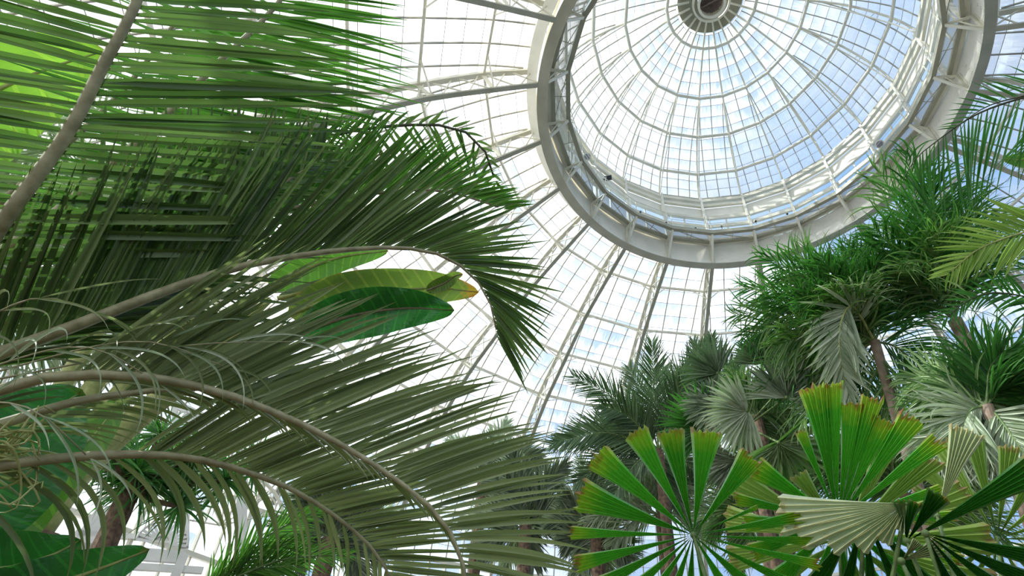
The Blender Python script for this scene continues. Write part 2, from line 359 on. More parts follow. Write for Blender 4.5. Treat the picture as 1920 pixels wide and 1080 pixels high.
# upper dome
UP = profile([(.979, 3.002), (.905, 3.186), (.745, 3.386), (.544, 3.530), (.278, 3.674), (.12, 3.715)], 31)
UPo = [(r+.012, z+.018) for r, z in UP]
cu = thing('ceiling', 'upper glass dome with white ribs meeting at a round crown', 'glass dome', (0, 0, 0), kind='structure')
for k in range(NB):
    ups = [rad(k)*.4+np.array([0, 0, 1.0])]*len(UP)
    mb = MB(); mb.beam([dm(r, z, k) for r, z in UPo], .07, .06, ups=ups); mb.build('rib', steel, cu)
    # inner tie of the rib, bowed inwards between the first and third purlin ring
    Q = UP[0:19]; n = len(Q); mb = MB()
    mb.tube([dm(r-.03*math.sin(math.pi*i/(n-1)), z-.035*math.sin(math.pi*i/(n-1)), k) for i, (r, z) in enumerate(Q)], .026, 6)
    for i in (4, 8, 13):
        q = math.sin(math.pi*i/(n-1)); mb.tube([dm(Q[i][0], Q[i][1], k), dm(Q[i][0]-.03*q, Q[i][1]-.035*q, k)], .014, 5)
    mb.build('rib_tie', steel, cu, True)
    # glazing bars, parallel inside the bay
    mb = MB()
    for off in (-.078, 0, .078):
        pts = []
        for r, z in UPo[:29]:
            hw = r*math.sin(math.pi/NB)
            if abs(off) < hw*.97: pts.append(flat(r+.01, z+.012, k+.5+off/(2*hw)))
        if len(pts) > 2: mb.beam(pts, .035, .035, up=rad(k+.5)*.4+np.array([0, 0, 1.0]))
    cuts = np.linspace(0, 28, 16)
    for c in cuts:
        i = min(int(c), 29); f = c-i; r = UPo[i][0]*(1-f)+UPo[i+1][0]*f; z = UPo[i][1]*(1-f)+UPo[i+1][1]*f
        mb.beam([dm(r+.012, z+.014, k), dm(r+.012, z+.014, k+1)], .016, .012)
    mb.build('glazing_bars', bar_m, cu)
    mb = MB()
    for i in range(len(UPo)-2):
        (ra, za), (rb, zb) = UPo[i], UPo[i+1]
        ha, hb = ra*math.sin(math.pi/NB)/.078, rb*math.sin(math.pi/NB)/.078
        va, vb = i*15/28, (i+1)*15/28; c = k*7+3.5
        mb.quad(dm(ra+.014, za+.016, k), dm(ra+.014, za+.016, k+1), dm(rb+.014, zb+.016, k+1), dm(rb+.014, zb+.016, k), [(c-ha, va), (c+ha, va), (c+hb, vb), (c-hb, vb)])
    mb.build('glass_panel', glass_u, cu)
for r, z in ((.905, 3.186), (.745, 3.386), (.544, 3.530), (.278, 3.674)):
    mb = MB(); mb.tube([dm(r-.002, z-.004, k) for k in range(NB)], .068, 8, closed=True); mb.build('purlin_ring', steel, cu, True)
mb = MB()
mb.beam([dm(.112, 3.690, k) for k in np.arange(0, NB, .5)], .012*S, .014*S, closed=True)
mb.beam([dm(.080, 3.672, k) for k in np.arange(0, NB, .5)], .014*S, .016*S, closed=True)
mb.build('crown_ring', steel, cu)
mb = MB()
for k in range(NB): mb.quad(dm(.205, 3.735, k), dm(.205, 3.735, k+1), dm(.075, 3.772, k+1), dm(.075, 3.772, k))
for k in range(NB): mb.quad(dm(.205, 3.748, k+1), dm(.205, 3.748, k), dm(.075, 3.785, k), dm(.075, 3.785, k+1))
mb.build('crown_plate', steel_g, cu)
mb = MB(); q = .072*S
for i in range(-5, 6):
    x = i*q/5.5; h = math.sqrt(q*q-x*x); z = 3.70*S+EYE
    mb.beam([(x, -h, z), (x, h, z)], .02, .02); mb.beam([(-h, x, z+.02), (h, x, z+.02)], .02, .02)
ring = [(q*math.cos(a), q*math.sin(a), z+.1) for a in np.linspace(0, 2*math.pi, 33)[:-1]]
n0 = len(mb.v); mb.v += ring; mb.f.append(tuple(range(n0, n0+32)))
mb.beam([(-q, 0, z-.05), (q, 0, z-.05)], .06, .05)
mb.build('crown_lattice', lattice_m, cu)

# lower vault
OUT = [(1.05, 2.535), (1.10, 2.515), (1.269, 2.439), (1.524, 2.277), (1.763, 2.113), (2.0, 1.93), (2.20, 1.71), (2.36, 1.50), (2.47, 1.22), (2.50, .95)]
INN = [(1.0, 2.418), (1.17, 2.332), (1.458, 2.172), (1.70, 1.985), (1.926, 1.80), (2.122, 1.571), (2.25, 1.36), (2.35, 1.10), (2.38, .95)]
OP = profile(OUT, 55); IP = profile(INN, 55)
def at_r(pr, r): return float(np.interp(r, pr[:, 0], pr[:, 1]))
KV = range(-11, 11)
cl = thing('ceiling', 'lower whitewashed glass vault on paired white steel ribs', 'glass vault', (0, 0, 0), kind='structure')
for k in KV:
    tk = thing('rib_truss', '', None, (0, 0, 0)); del tk['label']; tk.parent = cl
    u = [rad(k)*.7+np.array([0, 0, 1.0])]*55
    mb = MB(); mb.beam([dm(r-.012, z-.015, k) for r, z in OP], .16, .05, ups=u); mb.beam([dm(r-.002, z-.002, k) for r, z in OP], .05, .14, ups=u); mb.build('outer_chord', steel, tk)
    mb = MB(); mb.beam([dm(r, z, k) for r, z in IP], .15, .05, ups=u); mb.tube([dm(r+.006, z+.008, k) for r, z in IP], .055, 6); mb.build('inner_chord', steel_g, tk)
    mb = MB(); m = 17
    for i in range(m):
        a, b = int(i*54/m), int((i+1)*54/m); am, bm = OP[a], IP[b]
        mb.beam([dm(*IP[a], k), dm(*OP[b], k)], .045, .03, up=rad(k)); mb.beam([dm(*OP[a], k), dm(*IP[b], k)], .045, .03, up=rad(k))
    for (r, z) in OUT[2:8]:
        j = int(np.argmin((IP[:, 0]-r+.06)**2+(IP[:, 1]-z+.09)**2)); mb.beam([dm(r, z-.01, k), dm(*IP[j], k)], .13, .03, up=rad(k+5.5))
    mb.build('lattice', steel, tk)
for (r, z) in OUT[2:8]:
    mb = MB()
    for k in KV:
        mb.beam([dm(r-.008, z-.012, k), dm(r-.008, z-.012, k+1)], .07, .09)
        j = int(np.argmin((IP[:, 0]-r+.06)**2+(IP[:, 1]-z+.09)**2)); ip = IP[j]
        mb.beam([dm(*ip, k), flat(r-.01, z-.016, k+.26)], .04, .035); mb.beam([dm(*ip, k), flat(r-.01, z-.016, k-.26)], .04, .035)
    mb.build('purlin_ring', steel, cl)
ncut = 26
seg = np.r_[0, np.cumsum(np.linalg.norm(np.diff(OP, axis=0), axis=1))]; seg = seg/seg[-1]*ncut
for k in KV:
    mb = MB()
    for off in (-.35, -.25, -.15, -.05, .05, .15, .25, .35):
        pts = []
        for r, z in OP:
            hw = r*math.sin(math.pi/NB)
            if abs(off) < hw*.99: pts.append(flat(r+.006, z+.008, k+.5+off/(2*hw)))
        if len(pts) > 2: mb.beam(pts, .035, .05, up=rad(k+.5)*.7+np.array([0, 0, 1.0]))
    for c in range(1, ncut):
        i = min(int(np.searchsorted(seg, c))-1, 53); f = (c-seg[i])/(seg[i+1]-seg[i]); q = OP[i]*(1-f)+OP[i+1]*f
        mb.beam([dm(q[0]+.006, q[1]+.01, k), dm(q[0]+.006, q[1]+.01, k+1)], .016, .01)
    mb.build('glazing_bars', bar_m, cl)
    mb = MB()
    for i in range(54):
        (ra, za), (rb, zb) = OP[i], OP[i+1]; ha, hb = ra*math.sin(math.pi/NB)/.1, rb*math.sin(math.pi/NB)/.1; c = k*9+4.
        va, vb = -seg[i], -seg[i+1]
        mb.quad(dm(ra+.008, za+.012, k), dm(ra+.008, za+.012, k+1), dm(rb+.008, zb+.012, k+1), dm(rb+.008, zb+.012, k), [(c-ha, va), (c+ha, va), (c+hb, vb), (c-hb, vb)])
    mb.build('glass_panel', glass_l, cl)

# wall below the vault: glazed wall standing on a plinth
wl = thing('wall_round', 'round glazed wall of white mullions above a low plinth', 'wall', (0, 0, 0), kind='structure')
for k in KV:
    mb = MB(); mb.quad(dm(2.5, .95, k), dm(2.5, .95, k+1), dm(2.5, -.1, k+1), dm(2.5, -.1, k), [(0, 0), (7, 0), (7, -6), (0, -6)]); mb.build('glass_panel', glass_l, wl)
    mb = MB()
    for j in range(7): q = k+j/7; p = flat(2.5, .95, q); p2 = flat(2.5, -.1, q); mb.beam([p, p2], .12 if j == 0 else .05, .1, up=rad(k))
    for z in (.95, .7, .45, .2): mb.beam([dm(2.49, z, k), dm(2.49, z, k+1)], .12, .12)
    mb.build('mullions', steel, wl)
mb = MB()
mb.beam([dm(2.5, -.168, k) for k in range(NB)], .35, .95, closed=True)
mb.build('plinth', panel_m, wl)

# ring girder (round), with brackets to the catwalk
gd = thing('trim_1', 'round white ring girder with bottom flange carrying the upper dome', 'ring girder', (0, 0, 0), kind='structure')
ks = np.arange(0, NB, .2)
def ringband(mb, prof, ks):
    n = len(ks)
    for i in range(n):
        k0, k1 = ks[i], ks[i]+(ks[1]-ks[0])
        for (ra, za), (rb, zb) in zip(prof[:-1], prof[1:]): mb.quad(dm(ra, za, k0), dm(ra, za, k1), dm(rb, zb, k1), dm(rb, zb, k0))
mb = MB(); ringband(mb, [(.984, 2.409), (1.016, 2.409), (1.016, 2.415), (1.002, 2.415), (1.002, 2.600), (1.012, 2.600), (1.012, 2.606), (.992, 2.606), (.992, 2.600), (.998, 2.600), (.998, 2.415), (.984, 2.415), (.984, 2.409)], ks)
mb.build('girder_web', panel_m, gd)
mb = MB(); ringband(mb, [(.976, 2.404), (1.024, 2.404), (1.024, 2.4085), (.976, 2.4085), (.976, 2.404)], ks); mb.build('bottom_flange', steel_g, gd)
mb = MB(); ringband(mb, [(1.03, 2.47), (1.075, 2.50), (1.075, 2.56), (1.03, 2.56), (1.03, 2.47)], ks); mb.build('outer_curb', panel_m, gd)
for k in range(NB):
    mb = MB()
    a, b, c = dm(.992, 2.425, k), dm(.888, 2.566, k), dm(.992, 2.556, k)
    mb.beam([a, b], .09, .04, up=rad(k)); mb.beam([c, b], .09, .04, up=(0, 0, 1)); mb.beam([a, c], .07, .07, up=rad(k))
    mb.beam([dm(.998, 2.425, k), dm(.93, 2.575, k)], .03, .03)
    mb.beam([dm(1.0, 2.42, k+.06), dm(1.0, 2.55, k+.06)], .03, .06, up=rad(k))
    mb.build('bracket', steel, gd)
    mb = MB()
    for i in range(4):
        for j in range(2):
            c = dm(.9965, 2.43+.03*i, k+.22+.03*j); v = rad(k)*-.02; mb.tube([c, c+v], .012, 6)
    mb.build('rivets', panel_m, gd)

# catwalk: straight sides between the brackets
cw = thing('trim_2', 'catwalk of steel mesh panels round the foot of the upper dome', 'catwalk', (0, 0, 0), kind='structure')
for k in range(NB):
    mb = MB(); mb.quad(dm(.892, 2.576, k), dm(.892, 2.576, k+1), dm(.958, 2.576, k+1), dm(.958, 2.576, k), [(0, 0), (2.6, 0), (2.6, 1), (0, 1)])
    mb.build('mesh_panel', grate_m, cw)
    mb = MB(); mb.beam([dm(.888, 2.580, k), dm(.888, 2.580, k+1)], .15, .18); mb.beam([dm(.962, 2.575, k), dm(.962, 2.575, k+1)], .13, .12)
    mb.beam([flat(.892, 2.57, k+.5), flat(.958, 2.57, k+.5)], .015, .02); mb.beam([flat(.892, 2.572, k+.06), flat(.958, 2.572, k+.94)], .02, .02)
    mb.build('edge_beam', steel_g, cw)
    mb = MB(); mb.quad(dm(.957, 2.581, k), dm(.957, 2.581, k+1), dm(.999, 2.581, k+1), dm(.999, 2.581, k)); mb.quad(dm(.957, 2.584, k+1), dm(.957, 2.584, k), dm(.999, 2.584, k), dm(.999, 2.584, k+1)); mb.build('closing_plate', panel_m, cw)
    mb = MB()
    for z in (2.62, 2.66, 2.70): mb.tube([dm(.884, z, k), dm(.884, z, k+1)], .017 if z > 2.69 else .010, 5)
    mb.tube([dm(.886, 2.58, k), dm(.884, 2.70, k)], .02, 5)
    mb.build('handrail', steel, cw)

# drum with clerestory windows between catwalk and dome
dr = thing('wall_drum', 'white drum of posts, rails and panels below the upper dome', 'drum', (0, 0, 0), kind='structure')
RD = .979
for (nm, zc, h, rr, wd, mt) in (('sill_beam', 2.60, .03, RD, .10, panel_m), ('mid_rail', 2.725, .024, RD-.008, .10, steel), ('lower_rail', 2.80, .026, RD-.012, .12, steel),
                            ('panel_band', 2.872, .075, RD+.004, .03, panel_m), ('upper_rail', 2.925, .022, RD-.010, .12, steel), ('cornice', 2.965, .024, RD-.016, .16, steel), ('springing_beam', 2.994, .016, RD-.008, .12, steel_g)):
    mb = MB()
    for k in range(NB): mb.beam([dm(rr, zc, k), dm(rr, zc, k+1)], wd, h*S)
    mb.build(nm, mt, dr)
for k in range(NB):
    mb = MB(); mb.beam([dm(RD-.018, 2.575, k), dm(RD-.018, 3.0, k)], .10, .14, up=rad(k)); mb.beam([dm(RD-.045, 2.58, k), dm(RD-.045, 2.80, k)], .05, .05, up=rad(k)); mb.beam([dm(RD-.045, 2.80, k), dm(RD-.01, 2.80, k)], .05, .05)
    mb.build('post', panel_m, dr)
    mb = MB(); mb.beam([flat(RD-.004, 2.6, k+.5), flat(RD-.004, 2.83, k+.5)], .05, .06, up=rad(k)); mb.build('window_mullion', steel, dr)
    wd_ = MB(); n = k+1
    wd_.quad(dm(RD+.004, 2.615, k), dm(RD+.004, 2.615, k+1), dm(RD+.004, 2.835, k+1), dm(RD+.004, 2.835, k), [(0, 0), (2, 0), (2, 2), (0, 2)])
    o = wd_.build('window_%d' % n, glass_c); tag(o, 'narrow clerestory window of the drum under the upper dome', 'window', 'clerestory windows of the drum', 'structure')
# ------------------------------------------------------------------ plant builders
def palm(name, label, cat, crown, base=None, r=.12, mat=None, group=None, trunk='trunk', lean=None):
    crown = np.asarray(crown, float)
    b = np.array([crown[0], crown[1], 0.0]) if base is None else np.array([base[0], base[1], 0.0])
    o = thing(name, label, cat, b, group)
    mid = (b+crown)/2+(np.asarray(lean, float) if lean is not None else 0)
    C_ = catmull([b-np.array([0, 0, .05]), mid, crown], 24)
    mb = MB(); rr = [r*(1.25-.35*i/23)*(1+.06*(i % 2)) for i in range(24)]
    mb.tube(C_, rr, 12); mb.build(trunk, mat or bark_m, o)
    return o
def m_(px, d): return px/1055.*d
def arc(c, d0, length, bend, steps=9):
    p = np.asarray(c, float); d = nrm(np.asarray(d0, float)); out = [p.copy()]
    for i in range(steps):
        p = p+d*length/steps; d = nrm(d-np.array([0, 0, 1.0])*bend/steps*(.5+i/steps)); out.append(p.copy())
    return out
def dirv(azd, el): a, e = math.radians(azd), math.radians(el); return np.array([math.cos(a)*math.cos(e), math.sin(a)*math.cos(e), math.sin(e)])
def crown(p, c, n, length, el=(20, 75), bend=1.2, leaf='green', stem='green', azr=(0, 360), L_=.5, width=.025, nl=46, droop=.5, a0=60, a1=30, dih=20, r0=.018, nseg=6, jit=.12, curl=.3):
    for i in range(n):
        a = azr[0]+(azr[1]-azr[0])*(i+rng.random()*.8)/n; e_ = el[0]+(el[1]-el[0])*((i*.618) % 1)
        ln = length*(.85+.3*rng.random())
        pts = arc(c, dirv(a, e_), ln, bend*(.8+.4*rng.random()))
        sd = dict(L=L_, a0=a0, a1=a1, dih=dih, droop=droop)
        frond(p, pts, (sd, sd), leaf, stem, r0, .003, nl, width, N_=(0, 0, 1), jitter=jit, nseg=nseg, t0=.16, curl=curl)

def paddle(palmo, pts, hw, leaf, N_=None, fold=.35, rows=40, cols=12, wave=.06, name='leaf', stem='yellow', r0=.02, t_pet=0.0, label=None, tears=0):
    C_ = catmull(pts, rows); T = nrm(np.gradient(C_, axis=0))
    Nn = nrm(CAM-C_) if N_ is None else np.tile(np.asarray(N_, float), (rows, 1))
    Sd = nrm(np.cross(T, Nn)); Nn = nrm(np.cross(Sd, T))
    mb = MB(); mb.tube(C_[::3], np.linspace(r0, .004, len(C_[::3])), 7); o = mb.build(name, ST[stem], palmo, True)
    if label: o['label'] = label
    t = np.linspace(0, 1, rows); pr = np.clip(np.sin(np.clip((t-t_pet)/(1-t_pet), 0, 1)**.75*math.pi), 0, 1)**.55*hw
    u = np.linspace(-1, 1, cols+1)
    W = pr[:, None]*u[None, :]
    h = fold*np.abs(W)+wave*np.sin(t[:, None]*23+u[None, :]*3)*np.abs(u)[None, :]*hw*2
    V = C_[:, None, :]+Sd[:, None, :]*W[..., None]+Nn[:, None, :]*h[..., None]
    A = np.zeros((rows, cols+1, 3)); A[..., 0] = np.maximum(t[:, None]**2.2, np.abs(u)[None, :]**3*.86); A[..., 1] = .5+.3*np.sin(t[:, None]*9); A[..., 2] = t[:, None]+np.abs(u)[None, :]*.06
    if not tears: grid_mesh('blade', V[None], A[None], LM[leaf], o)
    else:       # torn into strips from the edge to the midrib
        step = max(2, rows//tears); Vs, As = [], []
        for half in (slice(0, cols//2+1), slice(cols//2, cols+1)):
            for i in range(0, rows-step, step):
                v = V[i:i+step+1, half].copy(); g = rng.normal(0, .05); v += (Sd[i]*0+T[i]*g)*np.abs(u[half])[None, :, None]; v[..., 2] -= (np.abs(u[half])**2)[None, :]*rng.random()*hw*.5
                Vs.append(v); As.append(A[i:i+step+1, half])
        # pad to one shape
        grid_mesh('blade', np.stack(Vs), np.stack(As), LM[leaf], o)
    return o

def wedge_leaf(plant, c, segs, d, leaf='fan', pleats=5, N_=None, stalk=None, name='fan_leaf', cup=.25, label=None, droop=0., hub=.014):
    # segs: (angle in the leaf plane, degrees; length px; half width deg; bend) ; c world point, N_ leaf normal
    c = np.asarray(c, float); Nn = nrm(CAM-c) if N_ is None else nrm(np.asarray(N_, float))
    X = nrm(cR-Nn*(cR@Nn)); Y = np.cross(Nn, X)
    mb = MB(); 
    if stalk is not None: mb.tube(catmull(stalk+[c], 14), np.linspace(.014, .008, 14), 7)
    mb.tube([c-Nn*.008, c+Nn*.008], hub, 12)
    fr = mb.build(name, ST['green'], plant, True)
    if label: fr['label'] = label
    for sg in segs:
        ang, ln, hw = sg[:3]; bend = sg[3] if len(sg) > 3 else 0.; tw = sg[4] if len(sg) > 4 else 0.
        Lm = m_(ln, d); nc = pleats*2+1; rows = 12
        u = np.linspace(-1, 1, nc); t = np.linspace(0, 1, rows); V = np.zeros((rows, nc, 3)); A = np.zeros((rows, nc, 3))
        end = 1+.014*rng.normal(size=nc)+.012*((np.arange(nc) % 2)*2-1)
        for i in range(rows):
            r = Lm*(.02+.98*t[i])
            rr = r*(1 if i < rows-1 else end)
            th = np.radians(ang+hw*u*(.55+.45*t[i]**1.3 if t[i] < .5 else .55+.45*t[i]**1.3))
            zz = ((np.arange(nc) % 2)*2-1)*(.0035+.016*t[i])*min(1, hw/12)
            lift = cup*r*.5*(1-t[i]*.4)-bend*Lm*t[i]**2+tw*np.sin(np.radians(hw))*r*u
            V[i] = c+(np.cos(th)*rr)[:, None]*X+(np.sin(th)*rr)[:, None]*Y+(zz+lift)[:, None]*Nn
            V[i, :, 2] -= droop*Lm*t[i]**2
            A[i, :, 0] = t[i]*(1 if i < rows-1 else end); A[i, :, 1] = rng.random() if i == 0 else A[0, 0, 1]; A[i, :, 2] = (np.arange(nc) % 2)
        grid_mesh('segment', V[None], A[None], LM[leaf], fr)
    return fr
def palmate(plant, c, R, up, Nn, leaf='grey', spread=150, n=44, droop=.5, width=.035, stalk=None, name='fan_leaf', label=None):
    c = np.asarray(c, float); up = nrm(np.asarray(up, float)); Nn = nrm(np.asarray(Nn, float)); Nn = nrm(Nn-up*(Nn@up)); sd = np.cross(up, Nn)
    mb = MB(); mb.tube([c-Nn*.02, c+Nn*.02], .03, 8)
    if stalk is not None: mb.tube(catmull([stalk, c], 6), .016, 6)
    fr = mb.build(name, ST['green'], plant, True)
    if label: fr['label'] = label
    a = np.radians(np.linspace(-spread, spread, n)); D = np.cos(a)[:, None]*up+np.sin(a)[:, None]*sd+Nn*.12*np.cos(np.arange(n)*math.pi)[:, None]*.4
    Ln = R*(.75+.25*np.cos(a*.6))*(1+rng.normal(0, .05, n))
    V, A = leaflets(np.tile(c, (n, 1)), nrm(D), np.tile(Nn, (n, 1)), Ln, np.full(n, width), np.full(n, droop), 8, fold=.4, curl=.05)
    # the inner half of the leaf is one pleated sheet: widen there
    grid_mesh('segments', V, A, LM[leaf], fr); return fr

# ------------------------------------------------------------------ left: the great feather palm, crown just outside the frame
c1 = pt(-330, 770, 3.7)
p1 = palm('feather_palm', 'large feather palm at left, its long arching fronds reaching into the middle', 'palm', c1, r=.16)
SDn = lambda **k: k
# upright frond at the far left top
frond(p1, [c1]+P3([(-130, 610, 3.3), (0, 425, 3.0), (130, 245, 3.0), (195, 120, 3.05), (262, -10, 3.15), (330, -230, 3.5)]),
      (SDn(L=m_(430, 3.), a0=70, a1=48, dih=-8, droop=.10, t0=.24), SDn(L=m_(400, 3.), a0=142, a1=92, dih=-10, droop=.12, t0=.12)), 'green', 'olive', .036, .012, 58, .036, curl=.08, jitter=.04, nseg=8)
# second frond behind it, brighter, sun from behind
frond(p1, [c1+(0, 0, .1)]+P3([(-120, 560, 3.9), (100, 402, 3.9), (270, 255, 4.0), (405, 122, 4.1), (530, -5, 4.3), (640, -180, 4.7)]),
      (SDn(L=m_(330, 4.), a0=68, a1=42, dih=-5, droop=.12, t0=.36), SDn(L=m_(230, 4.), a0=130, a1=80, dih=-40, droop=.2, t0=.3, dens=.5)), 'bright', 'olive', .03, .008, 84, .026, curl=.08, jitter=.035)
frond(p1, [c1+(0, 0, .15)]+P3([(-100, 470, 4.6), (60, 330, 4.6), (230, 170, 4.7), (330, 40, 4.8), (420, -90, 5.)]),
      (SDn(L=m_(430, 4.6), a0=66, a1=45, dih=-5, droop=.12, t0=.4), None), 'bright', 'olive', .028, .008, 46, .03, curl=.08, jitter=.035)
# the long frond arching over the middle
F3 = P3([(-150, 715, 3.3), (0, 662, 3.1), (160, 603, 3.0), (310, 545, 3.0), (440, 502, 3.0), (560, 479, 3.0), (650, 468, 3.05), (740, 464, 3.1), (815, 474, 3.15), (872, 504, 3.2), (908, 545, 3.2), (926, 590, 3.2), (932, 630, 3.2)])
frond(p1, [c1]+F3, (SDn(L=m_(150, 3.), a0=55, a1=18, dih=-70, droop=.7, t0=.2, t1=.45, dens=.3), SDn(L=m_(300, 3.), a0=52, a1=22, dih=-8, droop=.10, t0=.2, pk=.45, tipL=.4)), 'green', 'olive', .034, .004, 118, .030, curl=.07, jitter=.03, nseg=8)
# frond behind, ending in a dry hooked tip
F4 = P3([(-160, 640, 4.2), (0, 560, 4.1), (90, 535, 4.1), (250, 480, 4.1), (420, 425, 4.1), (560, 388, 4.1), (690, 364, 4.1), (815, 356, 4.1), (885, 372, 4.1), (945, 392, 4.1)])
frond(p1, [c1+(0, 0, .1)]+F4, (None, SDn(L=m_(230, 4.1), a0=52, a1=30, dih=-5, droop=.16, t0=.45, pk=.4, tipL=.25)), 'bright', 'brown', .03, .006, 100, .028, curl=.07, jitter=.04)
F4b = P3([(-100, 560, 4.4), (130, 470, 4.4), (350, 370, 4.4), (520, 290, 4.4), (640, 250, 4.4), (727, 237, 4.4), (815, 234, 4.4), (870, 246, 4.4), (910, 285, 4.4), (930, 345, 4.4)])
frond(p1, [c1+(0, 0, .2)]+F4b, (SDn(L=m_(150, 4.4), a0=70, a1=60, dih=0, droop=.9, t0=.6, dens=.5), SDn(L=m_(60, 4.4), a0=40, a1=30, dih=-20, droop=.1, t0=.6, dens=.5)), 'green', 'dark', .022, .008, 60, .026, curl=.3, jitter=.1)
# brown stalked frond just above the long one
frond(p1, [c1]+P3([(-140, 665, 3.6), (0, 608, 3.5), (90, 563, 3.4), (165, 522, 3.4), (250, 488, 3.45), (330, 448, 3.5), (430, 400, 3.6), (520, 350, 3.7), (600, 300, 3.8)]),
      (SDn(L=m_(220, 3.5), a0=48, a1=30, dih=-60, droop=.6, t0=.25), SDn(L=m_(260, 3.5), a0=62, a1=35, dih=-5, droop=.2, t0=.42)), 'green', 'brown', .034, .005, 44, .028, curl=.1)
# lower arching fronds
F5 = P3([(-150, 790, 2.9), (0, 731, 2.7), (100, 706, 2.6), (250, 704, 2.5), (350, 720, 2.5), (440, 744, 2.5), (565, 795, 2.5), (640, 834, 2.5), (715, 880, 2.5), (790, 935, 2.5), (840, 990, 2.5), (868, 1055, 2.5), (880, 1150, 2.5)])
frond(p1, [c1]+F5, (SDn(L=m_(130, 2.5), a0=60, a1=30, dih=-78, droop=.5, t0=.3, dens=.5), SDn(L=m_(330, 2.5), a0=40, a1=64, ap=1.6, dih=-16, droop=.2, t0=.43, pk=.65, tipL=.6)), 'olive', 'olive', .027, .006, 84, .027, curl=.08, jitter=.03, nseg=9)
F7 = P3([(-150, 830, 3.2), (0, 795, 3.1), (125, 757, 3.1), (215, 741, 3.1), (350, 728, 3.1), (450, 742, 3.12), (560, 790, 3.15)])
frond(p1, [c1]+F7, (SDn(L=m_(160, 3.1), a0=50, a1=30, dih=-60, droop=.6, t0=.3, dens=.5), SDn(L=m_(260, 3.1), a0=38, a1=40, dih=-5, droop=.3, t0=.62)), 'olive', 'olive', .032, .005, 60, .024, curl=.12, nseg=9)
F6 = P3([(-140, 890, 3.1), (0, 872, 3.0), (150, 856, 3.0), (250, 852, 3.0), (350, 858, 3.0), (440, 878, 3.0), (540, 914, 3.0), (615, 958, 3.0), (672, 1003, 3.0), (715, 1050, 3.0), (745, 1120, 3.0)])
frond(p1, [c1]+F6, (SDn(L=m_(190, 3.0), a0=55, a1=30, dih=-30, droop=1.9, t0=.28, dens=.42, pk=.3), SDn(L=m_(240, 3.0), a0=42, a1=50, dih=-10, droop=.12, t0=.5, pk=.5, tipL=.6)), 'olive', 'olive', .030, .005, 76, .024, curl=.07, jitter=.03, nseg=9)
# pale drooping strands
for k, (x, y, x2, y2, d) in enumerate([(150, 650, 300, 720, 2.5), (250, 640, 430, 690, 2.5), (40, 760, 170, 860, 2.4), (60, 560, 210, 600, 2.5), (330, 650, 560, 640, 2.5)]):
    frond(p1, [c1]+P3([((x-330)/2, (y+770)/2, 3.), (x, y, d), (x2, y2, d)]), (SDn(L=m_(230, d), a0=30, a1=12, dih=0, droop=1.7, t0=.62, dens=1), SDn(L=m_(240, d), a0=30, a1=12, dih=-20, droop=1.3, t0=.6)), 'pale' if k in (0, 2, 4) else 'olive', 'olive', .006, .002, 4, .011, curl=.3, nseg=12)
# pale, finely divided palm behind at the far left
c2 = pt(-260, 560, 6.5)
p2 = palm('slender_palm', 'pale fine-leaved palm at the far left behind the great fronds', 'palm', c2, r=.12)
for (x, y, d, l) in [(60, 230, 6.4, 'pale'), (120, 330, 6.4, 'pale'), (180, 470, 6.3, 'pale'), (150, 620, 6.3, 'pale'), (330, 560, 6.6, 'grey'), (100, 150, 6.5, 'pale'), (320, 430, 6.6, 'pale'), (250, 700, 6.4, 'grey'), (60, 520, 6.2, 'pale'), (300, 180, 7, 'pale')]:
    frond(p2, [c2]+P3([((x-260)*.5, (y+560)/2-60, d), (x, y, d), (x+60, y+50, d)]), (SDn(L=m_(130, d), a0=60, a1=28, dih=0, droop=.8), SDn(L=m_(130, d), a0=60, a1=28, dih=-15, droop=.6)), l, 'pale', .02, .004, 48, .022, curl=.5, jitter=.12)

# traveller's-tree-like banana with yellow green stalks
bb = pt(-60, 1200, 5.0); bb[2] = 0
pb = thing('banana_plant', 'banana plant with a fan of yellow green stalks and orange edged leaves', 'banana plant', bb)
mb = MB(); top = pt(60, 1000, 5.0); mb.tube(catmull([bb, (bb+top)/2, top], 12), np.linspace(.22, .16, 12), 12); mb.build('trunk', bark_d, pb, True)
SB = [((60, 1010), (200, 830), (400, 660), (505, 560), .055), ((50, 1020), (170, 850), (370, 690), (540, 590), .045), ((40, 980), (150, 760), (260, 620), (330, 520), .05), ((50, 1040), (150, 900), (330, 740), (520, 630), .04), ((30, 960), (100, 760), (170, 640), (240, 560), .05), ((50, 1000), (180, 790), (330, 620), (430, 500), .05)]
for s_ in SB:
    mb = MB(); C_ = catmull(P3([(q[0], q[1], 5.0+.1*i) for i, q in enumerate(s_[:4])]), 18); mb.tube(C_, np.linspace(s_[4]*1.5, s_[4]*.6, 18), 9); mb.build('stalk', ST['yellow'], pb, True)
paddle(pb, P3([(505, 540, 5.2), (560, 510, 5.2), (640, 482, 5.2), (728, 470, 5.2)]), m_(26, 5.2), 'banana', stem='yellow', r0=.022, fold=.3)
paddle(pb, P3([(520, 560, 5.1), (620, 535, 5.1), (700, 515, 5.1), (748, 506, 5.1)]), m_(14, 5.1), 'grey', stem='yellow', r0=.02)
paddle(pb, P3([(540, 590, 5.0), (640, 556, 5.0), (730, 545, 5.0), (820, 540, 5.0), (898, 548, 5.0)]), m_(40, 5.), 'banana_o', stem='yellow', r0=.022, fold=.25, label='green banana leaf with scorched orange edge')
paddle(pb, P3([(560, 625, 4.95), (660, 592, 4.95), (760, 578, 4.95), (852, 582, 4.95)]), m_(42, 5.), 'banana_d', stem='brown', r0=.022, fold=.5, wave=.1, label='dark torn banana leaf')
paddle(pb, P3([(800, 545, 4.98), (835, 530, 4.98), (852, 518, 4.98), (868, 514, 4.98)]), m_(13, 5.), 'banana_o', stem='brown', r0=.01)
